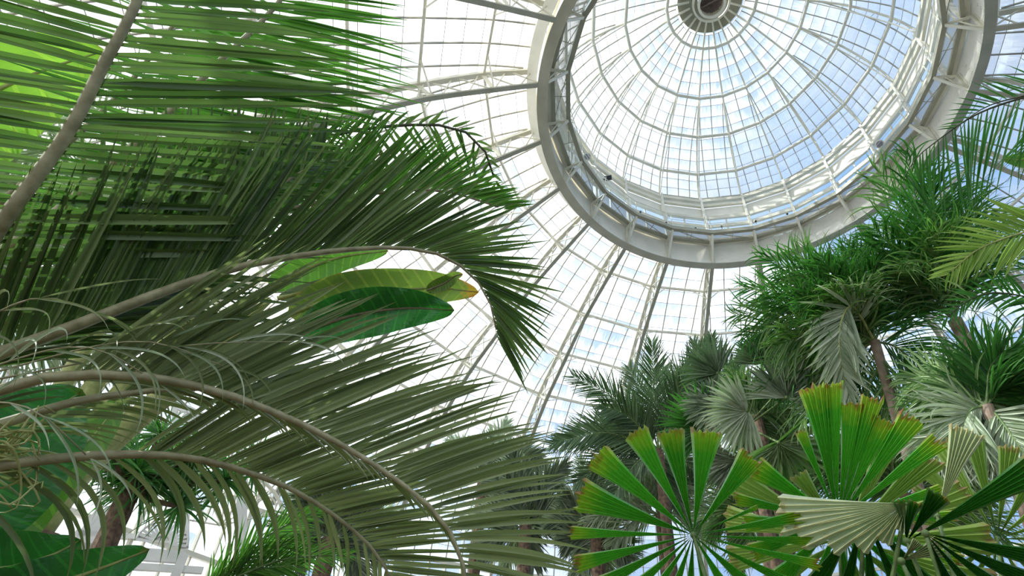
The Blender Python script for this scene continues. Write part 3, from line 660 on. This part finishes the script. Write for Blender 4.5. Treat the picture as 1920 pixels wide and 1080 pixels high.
# bright banana leaf top left
tb = pt(-200, 500, 5.6)
pb2 = thing('banana_plant', 'tall banana plant at the upper left with one bright yellow green leaf', 'banana plant', (tb[0], tb[1], 0))
mb = MB(); mb.tube([(tb[0], tb[1], -.05), tb], [.16, .08], 12); mb.build('trunk', ST['yellow'], pb2, True)
paddle(pb2, [tb]+P3([(-150, 300, 5.6), (-60, 200, 5.6), (60, 140, 5.6), (140, 112, 5.6), (200, 95, 5.6)]), m_(62, 5.6), 'banana_y', fold=.12, t_pet=.2, r0=.03)
# dark banana leaves lower left
db = pt(-120, 1300, 3.6); db[2] = 0
pb3 = thing('banana_plant', 'low banana plant with broad dark green leaves in the lower left corner', 'banana plant', db)
mb = MB(); dtop = pt(-120, 1130, 3.6); mb.tube([db, dtop], [.14, .09], 12); mb.build('trunk', ST['yellow'], pb3, True)
paddle(pb3, [dtop]+P3([(-120, 1000, 3.7), (0, 860, 3.8), (90, 780, 3.9), (150, 735, 4.)]), m_(75, 3.8), 'banana_d', t_pet=.1, r0=.02)
paddle(pb3, [dtop]+P3([(-60, 1080, 3.4), (30, 1062, 3.4), (100, 1040, 3.4), (152, 1012, 3.4)]), m_(48, 3.4), 'banana_d', t_pet=.1, r0=.02)
paddle(pb3, [dtop]+P3([(0, 1130, 3.3), (120, 1090, 3.3), (200, 1062, 3.3), (280, 1030, 3.3)]), m_(40, 3.3), 'banana_d', t_pet=.1, r0=.02)
paddle(pb3, [dtop]+P3([(0, 1000, 4.3), (90, 900, 4.3), (190, 800, 4.4), (225, 740, 4.5)]), m_(34, 4.3), 'banana', t_pet=.1, r0=.02)
# green wiry flower stalk at the left edge
fs = thing('flower_spray', 'yellow green branched palm flower spray at the left edge', 'flower spray', tuple(pt(-80, 900, 3.0)))
for i in range(26):
    a = pt(-60, 890-rng.random()*80, 3.0); b = pt(20+rng.random()*60, 760+rng.random()*200, 3.0); m1 = (a+b)/2+rng.normal(0, .05, 3)
    mb = MB(); mb.tube(catmull([a, m1, b, b+rng.normal(0, .05, 3)], 12), np.linspace(.006, .002, 12), 5); mb.build('branchlet', ST['yellow'], fs, True)

# spiky tree seen under the fronds at lower left
ct = pt(250, 905, 10.0)
t1 = palm('spiky_tree', 'small rough-barked tree with dark spiky tufts, under the fronds at lower left', 'tree', ct, base=pt(185, 1100, 9.6), r=.13, mat=bark_d)
for k in range(15):
    c = pt(300+rng.normal(0, 60), 885+rng.normal(0, 38), 10+rng.normal(0, .5)); mb = MB(); mb.tube([ct, (ct+c)/2+(0, 0, -.08), c], [.06, .04, .03], 6); br = mb.build('branch', bark_d, t1)
    n = 60; D = nrm(rng.normal(0, 1, (n, 3))+(0, 0, .4)); V, A = leaflets(np.tile(c, (n, 1)), D, nrm(np.cross(D, rng.normal(0, 1, (n, 3)))), .62*(.7+.5*rng.random(n)), np.full(n, .035), np.full(n, .7), 6, curl=.2)
    grid_mesh('leaf_tuft', V, A, LM['deep' if k % 3 else 'jungle'], br)

# ------------------------------------------------------------------ centre: date palm and fan palms
def bunch(p, c, ends, d, leaf, L_, n=50, width=.02, droop=.3, stem='green', r0=.016, sag=.2, a0=50, a1=22, dih=10, jitter=.08, curl=.2, nseg=6):
    for e_ in ends:
        x, y = e_[:2]; dd = d+(e_[2] if len(e_) > 2 else 0); E = pt(x, y, dd); m1 = (c+E)/2; m1 = m1+np.array([0, 0, np.linalg.norm(E-c)*sag])
        lf = e_[3] if len(e_) > 3 else leaf
        sd = SDn(L=L_, a0=a0, a1=a1, dih=dih, droop=droop)
        frond(p, [c, m1, E], (sd, sd), lf, stem, r0, .003, n, width, jitter=jitter, nseg=nseg, t0=.12, curl=curl, roll=rng.normal(0, 25))
cd = pt(1235, 845, 12.0)
pd = palm('date_palm', 'slender date palm with stiff feathery fronds in the centre, against the glass', 'palm', cd, r=.11, mat=bark_d)
bunch(pd, cd, [(1075, 705), (1035, 835, .4), (1040, 830, -.6), (1222, 642), (1180, 690, 1.0), (1330, 640, 0.5), (1300, 700, -.5), (1110, 800, .8), (1130, 760, -.8), (1080, 905), (1350, 760, .6), (1150, 930, -.5), (1260, 950), (1320, 900, .5), (1120, 870, .2)], 12., 'dgrey', .78, 56, .030, .18, r0=.022, sag=.14, a0=52, a1=28)
cd2 = pt(1330, 760, 13.5)
pd2 = palm('date_palm', 'feathery palm rising behind the centre fan palm, beside the vault ribs', 'palm', cd2, r=.11, mat=bark_d)
bunch(pd2, cd2, [(1335, 630), (1280, 690), (1400, 660), (1250, 760), (1300, 640, .5), (1380, 720, -.4), (1230, 700, .5)], 13.5, 'dgrey', .62, 52, .026, .2, r0=.022, sag=.12)
# livistona style fan palms
cf = pt(1400, 800, 9.5)
pf = palm('fan_palm', 'tall fan palm with round pleated grey green leaves in the centre', 'palm', cf, r=.09, mat=bark_d)
for (x, y, R, ux, uy, lf, sp) in [(1325, 800, 105, -1, .4, 'deep', 80), (1345, 700, 85, -.8, .3, 'dgrey', 100), (1475, 745, 95, .1, .6, 'grey', 100), (1400, 770, 90, -.6, -.2, 'pale', 95), (1380, 860, 80, -.5, -.8, 'grey', 90), (1460, 830, 90, .3, -.4, 'jungle', 100), (1430, 680, 70, 0, 1, 'dgrey', 90), (1500, 690, 80, .4, .8, 'deep', 80), (1340, 760, 70, -.9, 0, 'grey', 90)]:
    c = pt(x, y, 9.3+rng.normal(0, .3)); palmate(pf, c, m_(R, 9.3)*.95, cR*ux+cU*uy, nrm(CAM-c)+rng.normal(0, .3, 3), lf, sp, 40, .35, .07, stalk=cf)

# far palms low in the middle
for (x, y, d, lab, ends) in [(985, 985, 15., 'pale distant palm low in the middle, right of the lowest arching fronds', [(900, 880), (960, 850), (1060, 870), (1090, 960), (1040, 900, .5), (930, 960), (1000, 1060), (1090, 1050), (900, 1040), (1060, 1010, .5), (950, 900, -.5)]),
                             (905, 905, 17., 'distant palm with a curved frond behind the tips of the lower fronds', [(860, 850), (930, 830), (1010, 850, .3), (1025, 870), (940, 960), (980, 930)]),
                             (620, 1010, 12., 'distant palm in the gap at the bottom, left of the centre', [(560, 930), (640, 930), (700, 960), (720, 1040), (560, 1050), (600, 900), (680, 1080), (520, 990)]),
                             (1120, 1010, 13., 'dusty green palm low behind the left fan leaf', [(1060, 930), (1120, 890), (1180, 930), (1060, 1020), (1090, 1080), (1030, 980), (1180, 1050)])]:
    c = pt(x, y, d); q = palm('distant_palm', lab, 'palm', c, r=.16, mat=bark_d); bunch(q, c, ends, d, 'grey', m_(55, d), 46, .05*d/14, .35, r0=.024, sag=.15)
    bunch(q, c, [(e_[0]+rng.normal(0, 30), e_[1]+rng.normal(0, 30)) for e_ in ends], d+.7, 'pale', m_(50, d), 36, .045*d/14, .4, r0=.02, sag=.15)
for (x, y, d, lab, ends) in [(1235, 965, 12.5, 'pale palm with loose leaves behind the wheel-shaped fan leaf', [(1130, 940), (1180, 880), (1250, 860), (1310, 900), (1360, 950), (1340, 1010), (1150, 1020), (1100, 980)]),
                             (1420, 960, 11., 'yellowish palm with drooping leaflets between the two front fan palms', [(1330, 880), (1390, 830), (1450, 820), (1500, 860), (1520, 930), (1360, 960), (1480, 1000), (1400, 1040), (1330, 1000)]),
                             (1420, 780, 9.9, 'bushy yellow green palm in front of the grey fan leaves', [(1380, 720), (1430, 700), (1470, 730), (1490, 790), (1460, 850), (1390, 850), (1500, 830)])]:
    c = pt(x, y, d); q = palm('distant_palm', lab, 'palm', c, r=.08, mat=bark_d); bunch(q, c, ends, d, 'pale' if x < 1300 else 'jungle', m_(60, d), 34, .034, .6, r0=.016, sag=.18, jitter=.18, curl=.4)
    bunch(q, c, [(e_[0]+rng.normal(0, 30), e_[1]+rng.normal(0, 30)) for e_ in ends], d+.5, 'jungle', m_(60, d), 30, .03, .6, r0=.016, sag=.18, jitter=.18, curl=.4)
# bright fronds low at the bottom
cb = pt(360, 1120, 6.0)
pbr = palm('feather_palm', 'young feather palm with bright sunlit green fronds at the bottom', 'palm', cb, r=.10)
bunch(pbr, cb, [(570, 1010), (600, 955), (560, 1060), (650, 1040)], 6., 'bright', m_(62, 6.), 34, .016, .3, sag=.1)

# ------------------------------------------------------------------ right: tall leaning palm with grassy drooping leaflets
cr1 = pt(1790, 600, 9.0)
pr1 = palm('leaning_palm', 'tall leaning palm with smooth pinkish trunk and grassy dark green crown at right', 'palm', cr1, base=pt(2150, 1250, 8.6), r=.095)
bunch(pr1, cr1, [(1700, 290, 0, 'deep'), (1650, 320, .5, 'jungle'), (1640, 430, -.3, 'deep'), (1700, 420, .3, 'jungle'), (1600, 470, .2, 'deep'), (1740, 330, -.3, 'deep'), (1760, 430, -.6, 'jungle'), (1820, 380, .3, 'deep'), (1860, 450, .5, 'deep'), (1690, 500, -.7, 'jungle')], 9., 'deep', m_(125, 9.), 42, .028, .9, stem='green', r0=.02, sag=.12, a0=62, a1=25, dih=15, jitter=.2, curl=.9, nseg=9)
cr2 = pt(1640, 640, 8.6)
pr2 = palm('leaning_palm', 'bushy palm with pale pinkish trunk between the tall leaning palm and the centre', 'palm', cr2, base=pt(1760, 1200, 8.4), r=.07)
bunch(pr2, cr2, [(1380, 590, 0, 'jungle'), (1400, 540, .3, 'deep'), (1430, 480, 0, 'deep'), (1490, 470, .3, 'jungle'), (1540, 480, -.3, 'deep'), (1590, 470, .3, 'deep'), (1400, 630, .2, 'deep'), (1450, 650, -.3, 'jungle'), (1500, 560, -.5, 'deep'), (1540, 620, -.5, 'jungle'), (1640, 490, 0, 'deep'), (1440, 560, -.2, 'deep'), (1700, 560, .3, 'deep'), (1560, 540, -.6, 'jungle'), (1600, 560, .5, 'deep'), (1480, 520, .4, 'deep')], 8.6, 'deep', m_(110, 8.6), 40, .028, .8, stem='green', r0=.02, sag=.16, a0=62, a1=25, dih=15, jitter=.18, curl=.7, nseg=9)
bunch(pr2, cr2, [(1690, 780, -.2, 'jungle'), (1540, 760, .2, 'jungle'), (1500, 800, 0, 'jungle'), (1450, 740, .4, 'deep'), (1620, 800, .5, 'deep'), (1740, 700, .3, 'deep'), (1580, 700, .4, 'deep'), (1480, 700, .6, 'deep')], 8.6, 'deep', m_(110, 8.6), 38, .026, .9, stem='green', r0=.02, sag=.2, a0=60, a1=25, dih=15, jitter=.18, curl=.6, nseg=9)
# one frond showing its silvery underside
frond(pr2, [cr2]+P3([(1600, 575, 8.2), (1578, 600, 8.0), (1574, 650, 7.9), (1582, 700, 7.9), (1592, 750, 7.9)]), (SDn(L=m_(85, 8.), a0=58, a1=25, dih=0, droop=.5, t0=.2), SDn(L=m_(85, 8.), a0=58, a1=25, dih=0, droop=.7, t0=.2)), 'pale', 'yellow', .02, .004, 44, .05, label='silvery pale frond', curl=.3)
# frond curtain entering from upper right
cu1 = pt(2150, 260, 7.5)
pu = palm('feather_palm', 'feather palm beyond the upper right corner, its frond hanging like a comb', 'palm', cu1, r=.14)
frond(pu, [cu1]+P3([(2020, 165, 7.3), (1920, 183, 7.2), (1830, 215, 7.1), (1760, 262, 7.0), (1715, 300, 7.0), (1690, 345, 7.0)]), (None, SDn(L=m_(150, 7.1), a0=84, a1=50, dih=5, droop=.35, t0=.2, pk=.5, tipL=.6)), 'deep', 'dark', .018, .004, 46, .022, curl=.05, jitter=.05)
frond(pu, [cu1]+P3([(2020, 160, 7.3), (1920, 180, 7.2), (1850, 200, 7.1), (1790, 240, 7.0)]), (SDn(L=m_(70, 7.1), a0=60, a1=40, dih=-20, droop=.2, t0=.2), None), 'deep', 'dark', .018, .004, 30, .02, curl=.05)
frond(pu, [cu1]+P3([(2020, 400, 7.3), (1930, 432, 7.2), (1880, 448, 7.1), (1830, 470, 7.0), (1780, 512, 7.0)]), (SDn(L=m_(100, 7.1), a0=55, a1=30, dih=-5, droop=.15, t0=.2), SDn(L=m_(85, 7.1), a0=60, a1=30, dih=-5, droop=.4, t0=.2)), 'lime', 'yellow', .02, .005, 36, .036, curl=.1, label='sunlit yellow green frond')
frond(pu, [cu1]+P3([(2030, 560, 7.3), (1925, 556, 7.2), (1870, 548, 7.1), (1820, 560, 7.0), (1770, 600, 7.0)]), (SDn(L=m_(62, 7.1), a0=62, a1=40, dih=-5, droop=.15, t0=.2), SDn(L=m_(60, 7.1), a0=60, a1=30, dih=-5, droop=.6, t0=.2)), 'deep', 'dark', .018, .005, 42, .03, curl=.1)
paddle(pu, [cu1]+P3([(1990, 300, 7.4), (1930, 300, 7.3), (1880, 298, 7.3)]), m_(16, 7.3), 'banana', t_pet=.3, name='leaf')
# lower right grassy palm, pale in the sun
cl1 = pt(1850, 760, 6.6)
pl = palm('grassy_palm', 'sunlit grassy palm at the right edge with pale arching leaflets', 'palm', cl1, base=pt(1960, 1250, 6.4), r=.055)
bunch(pl, cl1, [(1760, 860, 0, 'pale'), (1900, 830, 0, 'grey'), (1930, 720, 0, 'deep'), (1780, 740, .2, 'jungle'), (1880, 660, 0, 'deep'), (1940, 880, -.3, 'pale'), (1740, 790, .4, 'jungle'), (1830, 690, .5, 'jungle'), (1920, 780, .2, 'jungle'), (1830, 870, .4, 'grey'), (1960, 640, .3, 'deep'), (1700, 720, .6, 'jungle'), (1800, 820, -.3, 'pale')], 6.6, 'grey', m_(105, 6.6), 38, .030, .8, stem='green', r0=.016, sag=.2, a0=58, a1=25, jitter=.15, curl=.5, nseg=9)
# deep background foliage between the trunks
cm = pt(1700, 930, 11.)
pm = palm('distant_palm', 'palm in the shade behind the fan leaves at lower right', 'palm', cm, r=.13, mat=bark_d)
bunch(pm, cm, [(1600, 850), (1660, 820), (1740, 800), (1800, 880), (1850, 930), (1580, 930), (1500, 880), (1460, 930), (1780, 980), (1880, 1000), (1500, 830), (1620, 760), (1440, 860)], 11., 'jungle', m_(85, 11.), 40, .036, .8, sag=.18, jitter=.15, curl=.5)

# ------------------------------------------------------------------ licuala-like fan leaves in front
def at_px(c, n): return None
ca = pt(1300, 1003, 2.6)
base_a = pt(1430, 1400, 2.6); 
pa = thing('ruffled_fan_palm', 'low fan palm with a wheel of wedge segments tipped yellow, at bottom centre right', 'palm', (base_a[0], base_a[1], 0))
mb = MB(); fa = np.array([base_a[0], base_a[1], 0]); ta = fa+(0, 0, 1.4); mb.tube([fa, ta], [.05, .04], 9); mb.build('trunk', bark_d, pa, True)
wedge_leaf(pa, ca, [(100, 182, 8.5), (79, 182, 9.5), (50, 172, 8, .0), (118, 205, 7), (141, 218, 7.5), (161, 212, 8.5), (179, 216, 3.2), (193, 212, 4.2), (206, 200, 4.5), (219, 190, 5.5), (232, 180, 6), (247, 170, 6.8), (263, 160, 7.5), (281, 165, 7.5), (300, 185, 8), (318, 200, 7), (334, 205, 3.5), (347, 205, 2.6), (357, 200, 2.4), (9, 188, 3.6), (22, 120, 2)], 2.6, 'fan', 5, stalk=[ta, (ta+ca)/2+np.array([0, 0, .03])], cup=.15)
cbp = pt(1572, 975, 2.9); base_b = pt(1600, 1500, 2.9)
pb_ = thing('ruffled_fan_palm', 'taller fan palm with upright pleated segments at the lower right, right of the wheel leaf', 'palm', (base_b[0], base_b[1], 0))
fb = np.array([base_b[0], base_b[1], 0]); tb_ = fb+(0, 0, 1.5)
mb = MB(); mb.tube([fb, tb_], [.05, .04], 9); mb.build('trunk', bark_d, pb_, True)
wedge_leaf(pb_, cbp, [(93, 218, 7), (85, 222, 4.5), (76, 190, 6), (68, 205, 5), (60, 180, 6), (106, 150, 4), (50, 205, 6), (36, 200, 4.5), (145, 150, 8.5), (168, 165, 4), (182, 150, 6), (200, 150, 6), (222, 150, 8), (245, 150, 7), (270, 150, 7), (295, 150, 7), (318, 160, 6), (340, 170, 4), (2, 165, 3), (16, 160, 3.5)], 2.9, 'fan', 5, stalk=[tb_, (tb_+cbp)/2], cup=.5)
wedge_leaf(pb_, pt(1585, 1010, 3.3), [(150, 200, 8), (170, 190, 7), (190, 190, 7), (20, 190, 7), (40, 190, 7), (0, 200, 7), (60, 190, 7), (210, 190, 8), (230, 190, 8), (-20, 200, 8), (-40, 200, 8), (-60, 180, 8), (-80, 180, 8), (120, 120, 8)], 3.3, 'lime', 4, stalk=[tb_, (tb_+pt(1585, 1010, 3.3))/2], cup=.2, label='sunlit yellow green fan leaf')
cp = pt(1697, 950, 2.6)
cp = pt(1699, 944, 2.55)
wedge_leaf(pb_, cp, [(181, 196, 6, .1), (189, 203, 7, .1), (198, 178, 8, .1), (208, 140, 9, .1), (220, 104, 10, .1), (234, 72, 12, .1), (250, 44, 13)], 2.55, 'fanp', 3, cup=0., hub=.006, name='pale_leaf', label='pale pleated leaf blade turned over', stalk=[tb_, (tb_+cp)/2])
wedge_leaf(pb_, pt(1620, 960, 2.75), [(232, 150, 7), (250, 150, 6), (268, 150, 6), (286, 140, 6), (305, 150, 7)], 2.75, 'fand', 5, cup=.2, stalk=[tb_])
cc = pt(1738, 1000, 2.5); base_c = pt(1900, 1500, 2.6)
pc = thing('ruffled_fan_palm', 'fan palm with dark drooping pleated segments in the lower right corner', 'palm', (base_c[0], base_c[1], 0))
fc = np.array([base_c[0], base_c[1], 0]); tc_ = fc+(0, 0, 1.4)
mb = MB(); mb.tube([fc, tc_], [.05, .04], 9); mb.build('trunk', bark_d, pc, True)
wedge_leaf(pc, pt(1700, 1015, 2.55), [(28, 225, 6.5, .1), (80, 62, 22, .05), (50, 90, 12)], 2.55, 'fand', 6, cup=.1, stalk=[tc_])
wedge_leaf(pc, pt(1735, 1000, 2.45), [(-14, 210, 7), (-28, 200, 7), (-42, 190, 7), (-58, 150, 7), (-75, 110, 8)], 2.45, 'fand', 6, cup=.1, stalk=[tc_])
wedge_leaf(pc, pt(1757, 968, 2.8), [(64, 142, 10)], 2.8, 'fanp', 7, cup=.1, stalk=[tc_], label='pale upright fan segment')
wedge_leaf(pc, pt(1690, 1052, 2.5), [(20, 60, 16), (45, 40, 12)], 2.5, 'fanp', 6, cup=.1, stalk=[tc_], label='small pale torn segment')
wedge_leaf(pc, pt(1870, 1010, 3.4), [(a, 130+20*math.sin(a), 6) for a in range(0, 360, 18)], 3.4, 'lime', 4, cup=.2, stalk=[tc_], label='yellow green fan leaf behind')

# ------------------------------------------------------------------ fittings on the catwalk
def lampo(label, px, py, r, el=0):
    d = 13.; v = ray(px, py)
    # put it on the cylinder of the catwalk rail
    a_ = v[0]**2+v[1]**2; b_ = CAM[0]*v[0]+CAM[1]*v[1]; c_ = CAM[0]**2+CAM[1]**2-(r*S)**2
    t = (-b_+math.sqrt(max(b_*b_-a_*c_, 0)))/a_; c = CAM+v*t
    return c
for (px, py, lab) in [(1101, 294, 'round white loudspeaker with dark grille on the left of the catwalk rail'), (1649, 270, 'round white loudspeaker with dark grille on the right of the catwalk rail')]:
    c = lampo(lab, px, py, .90); n = nrm(CAM-c+np.array([0, 0, -3.])); o = thing('loudspeaker', lab, 'loudspeaker', tuple(c))
    mb = MB(); mb.tube([c-n*.22, c-n*.02, c], [.11, .155, .16], 20); mb.build('housing', panel_m, o, True)
    mb = MB(); mb.tube([c, c+n*.012], [.12, .11], 20); mb.build('grille', grey_m, o)
    mb = MB(); mb.beam([c-n*.15, c-n*.15+np.array([0, 0, -.25])+rad(0)*0], .04, .03); mb.build('bracket', steel, o)
c = lampo('', 1142, 334, .93); n = nrm(CAM-c); o = thing('floodlight', 'black floodlight clamped to the drum rail, right of the left loudspeaker', 'floodlight', tuple(c))
mb = MB(); mb.beam([c-n*.1, c+n*.1], .22, .16); mb.build('lamp_body', dark_m, o); mb = MB(); mb.beam([c+cU*.05-cR*.2, c+cU*.12+cR*.1], .03, .03); mb.beam([c-cR*.25-cU*.05, c-cU*.1], .05, .05); mb.build('clamp', dark_m, o)
for (px, py, w_) in [(1201, 397, 'leftmost of the row, right of the black floodlight'), (1249, 418, 'second from the left, right after the leftmost'), (1304, 428, 'third from the left'), (1353, 425, 'middle one of seven'), (1417, 415, 'third from the right'), (1476, 401, 'second from the right'), (1588, 342, 'rightmost, left of the right loudspeaker')]:
    c = lampo('', px, py, .90); o = thing('spotlight', 'tiny black spotlight on the catwalk rail, '+w_, 'spotlight', tuple(c), 'small spotlights on the catwalk rail')
    mb = MB(); mb.tube([c, c+nrm(CAM-c)*.1], [.03, .05], 8); mb.build('lamp_head', dark_m, o); mb = MB(); mb.tube([c, c-np.array([0, 0, .14])], .012, 6); mb.build('stem', dark_m, o)

# ------------------------------------------------------------------ white entrance gable seen through the leaves at lower left
O_ = pt(290, 1010, 14.5); Ny = nrm(np.array([CAM[0]-O_[0], CAM[1]-O_[1], 0.])); Xx = np.cross((0, 0, 1.), Ny)
def pp(x, y, off=0.):
    v = ray(x, y); t = ((O_-CAM)@Ny)/(v@Ny); return CAM+v*t+Ny*off
gw = thing('wall_left', 'white entrance gable with a sunburst fanlight and iron tracery, low at left', 'wall', (O_[0], O_[1], 0), kind='structure')
mb = MB()
A, B = pp(150, 1012), pp(345, 1024)
for (a, b, w_) in [((140, 1030), (345, 1046), .22), ((130, 1055), (380, 1070), .12), ((140, 1000), (330, 1012), .10), ((215, 955), (120, 1080), .30), ((185, 960), (100, 1075), .12), ((350, 890), (345, 1030), .14), ((455, 880), (450, 1030), .20)]: mb.beam([pp(*a), pp(*b)], w_, .12, up=Ny)
for x in (160, 200, 245, 345): q = pp(x, 1040); mb.beam([q, np.array([q[0], q[1], 0])], .16, .16, up=Ny)
mb.build('frame', wood_w, gw)
mb = MB(); c = pp(302, 1020, .08); R_ = .42
for i in range(15):
    a = math.pi*i/14; d_ = Xx*math.cos(a)+np.array([0, 0, 1.])*math.sin(a); mb.beam([c+d_*R_*.35, c+d_*R_], .045, .03, up=Ny)
for r_ in (.35, 1.0): mb.tube([c+(Xx*math.cos(a)+np.array([0, 0, 1.])*math.sin(a))*R_*r_ for a in np.linspace(0, math.pi, 20)], .025, 6)
mb.build('fanlight', wood_w, gw)
mb = MB(); c = pp(415, 985)
for r_ in (1.35, 1.15): mb.tube([c+(Xx*math.cos(a)+np.array([0, 0, 1.])*math.sin(a))*r_ for a in np.linspace(0, math.pi, 28)], .04, 6)
for i in range(7):
    a = math.pi*(i+.5)/7; q = c+(Xx*math.cos(a)+np.array([0, 0, 1.])*math.sin(a))*.85
    mb.tube([q+(Xx*math.cos(b)+np.array([0, 0, 1.])*math.sin(b))*.22 for b in np.linspace(0, 2*math.pi, 16)[:-1]], .02, 5, closed=True)
    mb.tube([c, c+(Xx*math.cos(a+.22)+np.array([0, 0, 1.])*math.sin(a+.22))*1.2], .018, 5)
for a in (0, math.pi): q = c+Xx*math.cos(a)*1.35; mb.tube([q, np.array([q[0], q[1], 0])], .05, 6)
mb.build('tracery', steel, gw)
mb = MB()
for i in range(7): mb.beam([pp(330+i*9, 742+i*12, -.3), pp(430+i*6, 790+i*7, -.3)], .10, .06, up=Ny)
mb.beam([pp(330, 735, -.35), pp(350, 1000, -.35)], .12, .1, up=Ny); mb.beam([pp(455, 790, -.35), pp(455, 1000, -.35)], .12, .1, up=Ny)
mb.build('louvres', wood_w, gw)
